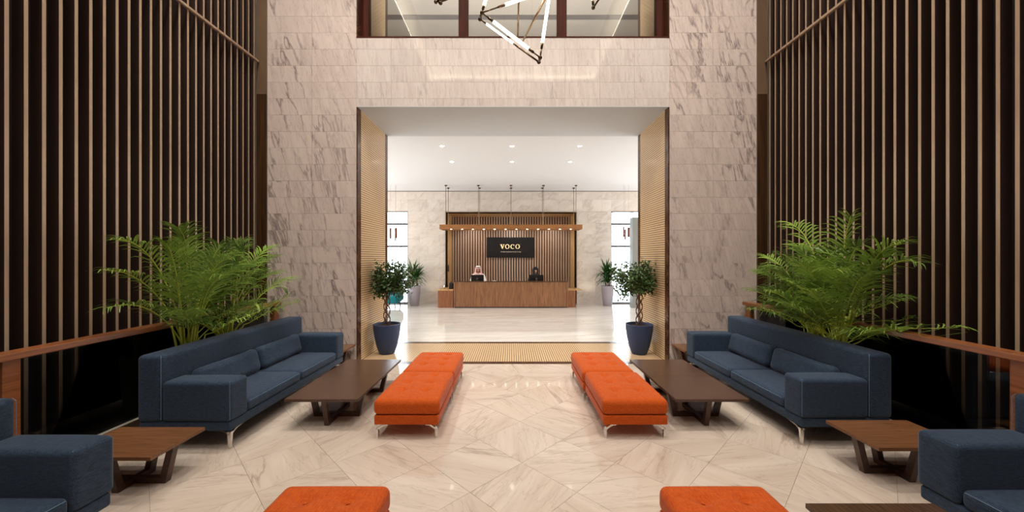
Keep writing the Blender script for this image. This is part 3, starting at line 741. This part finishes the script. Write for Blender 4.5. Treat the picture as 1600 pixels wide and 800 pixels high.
# staff
def tomesh(name, edges, verts, rads, mat, parent, sub=2, root=0):
    me = bpy.data.meshes.new(name); me.from_pydata(verts, edges, [])
    o = bpy.data.objects.new(name, me); COL.objects.link(o)
    sk = o.modifiers.new('skin', 'SKIN'); sk.use_smooth_shade = True
    for i, r_ in enumerate(rads):
        me.skin_vertices[0].data[i].radius = r_ if isinstance(r_, tuple) else (r_, r_); me.skin_vertices[0].data[i].use_root = (i == root)
    ss = o.modifiers.new('sub', 'SUBSURF'); ss.levels = sub; ss.render_levels = sub
    bpy.context.view_layer.update()
    dg = bpy.context.evaluated_depsgraph_get(); m2 = bpy.data.meshes.new_from_object(o.evaluated_get(dg)); m2.materials.clear(); m2.materials.append(mat)
    m2.polygons.foreach_set('use_smooth', [True]*len(m2.polygons))
    bpy.data.objects.remove(o); return link(name, m2, parent)
def ell(mb, c, r_, n=20, k=14, zmin=-1, zmax=1, face=False):
    prof = []; vs = []; fs = []
    for i in range(k+1):
        a = math.acos(zmax)+(math.acos(zmin)-math.acos(zmax))*i/k
        for j in range(n):
            b_ = 2*math.pi*j/n; x, y, z = math.sin(a)*math.cos(b_), math.sin(a)*math.sin(b_), math.cos(a)
            p = Vector((c[0]+x*r_[0], c[1]+y*r_[1], c[2]+z*r_[2]))
            if face and y < -.5:
                p.y -= .022*math.exp(-((x/.16)**2+((z+.12)/.2)**2))
                p.y += .008*(math.exp(-(((abs(x)-.38)/.18)**2+((z-.08)/.13)**2)))
                p.y -= .006*math.exp(-((x/.3)**2+((z+.5)/.07)**2))
            vs.append(p)
    for i in range(k):
        for j in range(n): fs.append((i*n+j, (i+1)*n+j, (i+1)*n+(j+1) % n, i*n+(j+1) % n))
    mb.add(vs, fs)
def person(x, y, H, label, man):
    t = thing('person', label, 'person', (x, y, 0), group=None)
    hd_ = H-.12          # head centre
    sh = H-.30
    V = [(0, .02, .50), (0, .03, .72), (0, .0, sh-.10), (0, 0, sh+.02), (0, -.01, sh+.09), (0, -.015, hd_-.02), (0, -.015, hd_+.06)]
    Rr = [(.15, .12), (.13, .10), (.16, .10), (.11, .07), .05, .07, .065]
    E = [(0, 1), (1, 2), (2, 3), (3, 4), (4, 5), (5, 6)]
    for s_ in (-1, 1):
        k = len(V)
        V += [(s_*.17, .0, sh-.03), (s_*.22, -.02, sh-.25), (s_*.17, -.22, sh-.30), (s_*.13, -.31, sh-.27), (s_*.10, -.44, .53), (s_*.11, -.46, .12), (s_*.11, -.56, .05)]
        Rr += [.055, .045, .034, .026, .075, .05, .035]; E += [(2, k), (k, k+1), (k+1, k+2), (k+2, k+3), (0, k+4), (k+4, k+5), (k+5, k+6)]
        for q in range(5):
            kk = len(V); fx = s_*(.13+(q-2)*.018); L_ = (.06, .085, .09, .08, .065)[q]
            hx_ = s_*.13 if q else s_*.09
            V += [(fx, -.34, sh-.275), (fx, -.34-L_*.6, sh-.28), (fx, -.34-L_, sh-.30)]; Rr += [.011, .009, .007]; E += [(k+3, kk), (kk, kk+1), (kk+1, kk+2)]
    b_ = tomesh('body', E, V, Rr, M['skin'], t)
    mb = MB(); ell(mb, (0, -.015, hd_+.01), (.074, .088, .108), 24, 18, face=True); mb.build('face', M['skin'], t, True)
    for s_ in (-1, 1):
        mb = MB(); ell(mb, (s_*.028, -.093, hd_+.018), (.011, .007, .006), 10, 6); mb.build('eye', M['black'], t, True)
    mb = MB(); ell(mb, (0, -.098, hd_-.045), (.022, .007, .006), 10, 6); mb.build('mouth', M['red'], t, True)
    cl = M['thobe'] if man else M['abaya']
    V = [(0, .02, .46), (0, .03, .70), (0, .0, sh-.10), (0, 0, sh+.03), (0, 0, sh+.07)]; Rr = [(.22, .18), (.19, .14), (.20, .13), (.13, .09), (.07, .065)]
    E = [(0, 1), (1, 2), (2, 3), (3, 4)]
    for s_ in (-1, 1):
        k = len(V); V += [(s_*.185, 0, sh-.03), (s_*.235, -.02, sh-.25), (s_*.18, -.20, sh-.30), (s_*.145, -.27, sh-.28), (s_*.11, -.42, .52), (s_*.12, -.46, .14)]
        Rr += [.075, .068, .058, .05, .105, .10]; E += [(2, k), (k, k+1), (k+1, k+2), (k+2, k+3), (0, k+4), (k+4, k+5)]
    tomesh('robe', E, V, Rr, cl, t)
    # head cloth: open in front of the face, falling on the shoulders
    prof = [(.02, .122), (.06, .115), (.088, .085), (.102, .03), (.106, -.04), (.115, -.11), (.15, -.17), (.19, -.20)] if man else [(.02, .128), (.055, .12), (.085, .085), (.098, .03), (.098, -.04), (.09, -.10), (.11, -.15), (.17, -.19)]
    for nme, mat, lo, hi in ((('head_cloth_crown', M['thobe'], 0, 3), ('head_cloth', M['check'], 2, 8)) if man else (('headscarf', M['abaya'], 0, 8),)):
        mb = MB(); n_ = 40; vs = []; fs = []; pr_ = prof[lo:hi]
        for r_, z in pr_:
            for k in range(n_):
                a = -math.pi/2+2*math.pi*k/n_
                ff = max(0, 1-abs(a+math.pi/2 if a < math.pi/2 else a-1.5*math.pi)/.9)
                vs.append((r_*math.cos(a)*(1+.05*math.cos(8*a)), -.01+r_*1.05*math.sin(a), hd_+.01+z))
        for i in range(len(pr_)-1):
            for k in range(n_):
                dk = min(k, n_-k); zz = pr_[i][1]
                if -.10 < zz < .085 and dk < (4 if not man else 5) and pr_[i+1][1] > -.16: continue
                if zz <= -.1 and dk < 3 and man: continue
                fs.append((i*n_+k, i*n_+(k+1) % n_, (i+1)*n_+(k+1) % n_, (i+1)*n_+k))
        mb.add(vs, fs); o = mb.build(nme, mat, t, True)
        sd = o.modifiers.new('thick', 'SOLIDIFY'); sd.thickness = .006
    if man:
        mb = MB(); pts = [(.092*math.cos(a), -.01+.1*math.sin(a), hd_+.088) for a in [2*math.pi*k/24 for k in range(25)]]
        mb.tube(pts, .010, 6, False); mb.build('head_ring', M['black'], t, True)
    s = thing('stool', 'swivel stool hidden behind the desk under the %s' % ('man' if man else 'woman'), 'stool', (x, y, 0))
    MB().lathe([(.001, .33), (.19, .33), (.20, .35), (.19, .37), (.001, .37)], 24, cap=False).build('seat', M['black'], s, True)
    MB().tube([(0, 0, .03), (0, 0, .33)], .025, 10).build('post', M['chrome'], s)
    MB().lathe([(.2, 0), (.2, .015), (.03, .035)], 24).build('base', M['chrome'], s)
person(-1.185, 13.05, 1.335, 'man in white robe and red checked headscarf behind the desk', True)
person(.825, 13.05, 1.29, 'woman in black headscarf and robe behind the desk', False)
# sign with lettering
t = thing('sign', 'black hanging sign with gold lettering above the desk', 'sign', (RX-.03, 14.40, 2.03))
box('board', -.92, .92, 0, .05, -.395, .395, M['signblack'], t, bev=.004)
def ring2(cx, rx, ry, ix, iy, z, a0=0, a1=360, n=40):
    vs = []; fs = []
    for i in range(n+1):
        a = R(a0+(a1-a0)*i/n)
        for q, y in ((1, -.012), (0, -.012), (1, 0), (0, 0)):
            vs.append((cx+(rx if q else ix)*math.cos(a), y, z+(ry if q else iy)*math.sin(a)))
    for i in range(n):
        k = 4*i; fs += [(k, k+4, k+5, k+1), (k, k+2, k+6, k+4), (k+1, k+5, k+7, k+3)]
    return vs, fs
def plate(poly):
    k = len(poly); vs = [(x, -.012, z) for x, z in poly]+[(x, 0, z) for x, z in poly]
    return vs, [tuple(range(k)), tuple(range(2*k-1, k-1, -1))]+[(i, k+i, k+(i+1) % k, (i+1) % k) for i in range(k)]
zc = .035; hh = .085
vx = lambda pts: [(-.31+(x+.27)*.78, z) for x, z in pts]
mb = MB(); mb.add(*plate(vx([(-.385, zc+hh), (-.265, zc+hh), (-.265, zc+hh-.014), (-.29, zc+hh-.018), (-.249, zc-.015), (-.262, zc-hh), (-.285, zc-hh), (-.358, zc+hh-.018), (-.385, zc+hh-.014)])))
mb.add(*plate(vx([(-.232, zc+hh), (-.155, zc+hh), (-.155, zc+hh-.014), (-.176, zc+hh-.018), (-.246, zc-hh), (-.272, zc-hh), (-.256, zc-.035), (-.205, zc+hh-.018), (-.232, zc+hh-.014)])))
mb.build('letter_v', M['gold'], t)
mb = MB(); mb.add(*ring2(-.117, .087, .090, .050, .074, zc)); mb.build('letter_o', M['gold'], t)
mb = MB(); mb.add(*ring2(.088, .084, .090, .046, .074, zc, 48, 312)); mb.add(*plate([(.120, zc+.03), (.152, zc+.03), (.152, zc+.082), (.143, zc+.07), (.130, zc+.07)])); mb.build('letter_c', M['gold'], t)
mb = MB(); mb.add(*ring2(.282, .087, .090, .050, .074, zc)); mb.add(*plate([(.385, zc+.07), (.391, zc+.07), (.395, zc+.09), (.387, zc+.09)])); mb.build('letter_o', M['gold'], t)
cu = bpy.data.curves.new('tagline', 'FONT'); cu.body = 'An InterContinental Hotels Group'; cu.size = .056; cu.extrude = .002; cu.align_x = 'CENTER'; cu.space_character = 1.0
tmp = bpy.data.objects.new('tagline', cu); COL.objects.link(tmp); bpy.context.view_layer.update()
me = bpy.data.meshes.new_from_object(tmp.evaluated_get(bpy.context.evaluated_depsgraph_get())); bpy.data.objects.remove(tmp)
me.materials.clear(); me.materials.append(M['cream']); link('tagline', me, t, (.02, -.004, -.185), (R(90), 0, 0))
for s_ in (-1, 1): box('bracket', s_*.7-.02, s_*.7+.02, .05, .055, -.2, .2, M['black'], t)
# small control panel on the alcove lining
tag(box('control_panel', 0, .012, -.1, .1, -.12, .12, M['black'], None, loc=(RX-aw+.002, 13.6, 1.25)), 'small black control panel on the golden alcove lining', 'panel')
# hanging beam
t = thing('beam_light', 'long wooden beam light hung on rods above the reception desk', 'lamp', (RX, 12.0, 2.56))
box('beam', -2.31, 2.31, 0, .035, 0, .15, M['beam'], t); box('beam', -2.31, 2.31, .565, .6, 0, .15, M['beam'], t)
box('end_board', -2.31, -2.275, .035, .565, 0, .15, M['beam'], t); box('end_board', 2.275, 2.31, .035, .565, 0, .15, M['beam'], t)
box('tray', -2.275, 2.275, .035, .565, .02, .04, M['beam'], t)
for k in range(5):
    for y in (.07, .52):
        x = (k-2)*1.058
        MB().tube([(x, y, .04), (x, y, 1.415)], .008, 6).build('rod', M['brassdark'], t)
        MB().lathe([(.045, 1.405), (.045, 1.43), (.02, 1.44)], 16, (x, y, 0)).build('ceiling_cup', M['brassdark'], t, True)
for k in range(12):
    x = -1.98+.36*k
    MB().lathe([(.022, .012), (.03, .02)], 12, (x, .3, 0)).build('lamp', M['lamp'], t)
# lobby downlights
first = None
for x in (-1.48, 0, 1.43):
    for y in (7.85, 9.14):
        ll = 'recessed ceiling downlight of the %s row, %s' % ('front' if y < 8 else 'rear', 'left' if x < -1 else 'right' if x > 1 else 'middle')
        t = thing('downlight', ll, 'ceiling light', (x, y, 4.0), group='recessed downlights in the lobby ceiling')
        MB().lathe([(.045, -.001), (.06, -.006), (.065, 0)], 20, cap=False).build('ring', M['white'], t, True)
        MB().lathe([(.001, -.003), (.045, -.002)], 16, cap=False).build('lens', M['lamp'], t)
# wooden tube pendants
for i, (x, y, z0, z1, rr) in enumerate(((-3.93, 12.0, 2.25, 2.6, .03), (-3.83, 12.2, 2.18, 2.55, .022), (-3.75, 12.0, 2.27, 2.6, .04), (3.61, 12.0, 2.31, 2.64, .022), (3.72, 12.2, 2.23, 2.56, .025), (3.77, 12.0, 2.30, 2.61, .035))):
    side = 'left' if x < 0 else 'right'; pos = ('outermost', 'middle', 'innermost')[i % 3] if i < 3 else ('innermost', 'middle', 'outermost')[i % 3]
    t = thing('pendant_light', 'brown wooden tube pendant before the %s lobby window, %s of three' % (side, pos), 'lamp', (x, y, z0), group='wooden tube pendants')
    MB().lathe([(rr*.8, 0), (rr, 0), (rr, z1-z0), (.005, z1-z0)], 16, cap=False).build('shade', M['pend'], t, True)
    MB().tube([(0, 0, z1-z0), (0, 0, 4.0-z0)], .0015, 4).build('cable', M['black'], t)
# ================================================================== CHANDELIER
def P(px, py, y): return Vector(((px-800)*y/580, y, 1.65-(py-402)*y/580))
ch = thing('chandelier', 'brass chandelier of angular rods and glowing glass tubes', 'lamp', (0, 3.2, 7.9))
oc = Vector((0, -3.2, -7.9))
def joint(p): 
    mb = MB(); ell(mb, p, (.018, .018, .018), 12, 8); mb.build('joint', M['brassdark'], ch, True, loc=oc)
def lit(a, b_, f0=.12, f1=.88, r_=.0125):
    MB().tube([a.lerp(b_, f0), a.lerp(b_, f1)], r_, 12).build('glass_tube', M['tube'], ch, True, loc=oc)
    for s0, s1 in ((f0-.085, f0), (f1, f1+.085)): MB().tube([a.lerp(b_, s0), a.lerp(b_, s1)], r_*.9, 10).build('socket', M['brassdark'], ch, True, loc=oc)
    for s0, s1 in ((0, f0-.08), (f1+.08, 1)): MB().tube([a.lerp(b_, s0), a.lerp(b_, s1)], .007, 8).build('rod', M['brassdark'], ch, True, loc=oc)
def rod(a, b_, r_=.009, m_='brass'): MB().tube([a, b_], r_, 8).build('rod', M[m_], ch, True, loc=oc)
A, B, C = P(753, 20, 3.2), P(844, 90, 3.2), P(860, -18, 3.2)
F, E_, G = P(880, -24, 3.35), P(776, -60, 3.1), P(817, 64, 3.75); G2 = P(809, 60, 3.95)
H1 = P(770, -95, 3.4); H2 = P(880, -90, 3.4)
lit(A, B, .2, .8); lit(B, C, .22, .9); lit(A, F, .28, .86); lit(A, E_, .15, .85)
A2, B2 = P(750, 30, 3.32), P(842, 97, 3.32)
lit(A2, A2.lerp(B2, .62), .18, .9, .008); rod(A2.lerp(B2, .6), B2, .009, 'brassdark')
rod(A, A2, .012, 'brassdark'); rod(B, B2, .012, 'brassdark')
rod(C, G); rod(G2, P(812, -60, 3.95)); rod(E_, H1); rod(C, H2); rod(F, H2); rod(P(812, -60, 3.95), H2); rod(H1, H2)
for q in (A, B, C, F, E_, A2, B2, H1, H2): joint(q)
I, J = P(681, 3, 3.5), P(927, 12, 3.5)
lit(I, P(664, -80, 3.5), .1, .88); lit(P(921, -75, 3.5), J, .12, .86)
rod(I, P(760, -50, 3.5), .009, 'brassdark'); rod(J, P(985, -75, 3.5), .009, 'brassdark'); rod(I+Vector((.02, 0, -.005)), P(700, -2, 3.5), .011, 'brassdark')
rod(P(760, -50, 3.5), H1); rod(P(921, -75, 3.5), H2); rod(P(985, -75, 3.5), P(921, -75, 3.5)); rod(P(664, -80, 3.5), H1)
joint(I); joint(J); joint(I+Vector((.045, 0, -.012)))
rod(H1, Vector((H1.x, H1.y, 7.99)), .004, 'brassdark'); rod(H2, Vector((H2.x, H2.y, 7.99)), .004, 'brassdark')
MB().lathe([(.25, 0), (.25, .03), (.2, .04)], 24, (0, 3.4, 7.96)).build('ceiling_plate', M['brass'], ch, True, loc=oc)
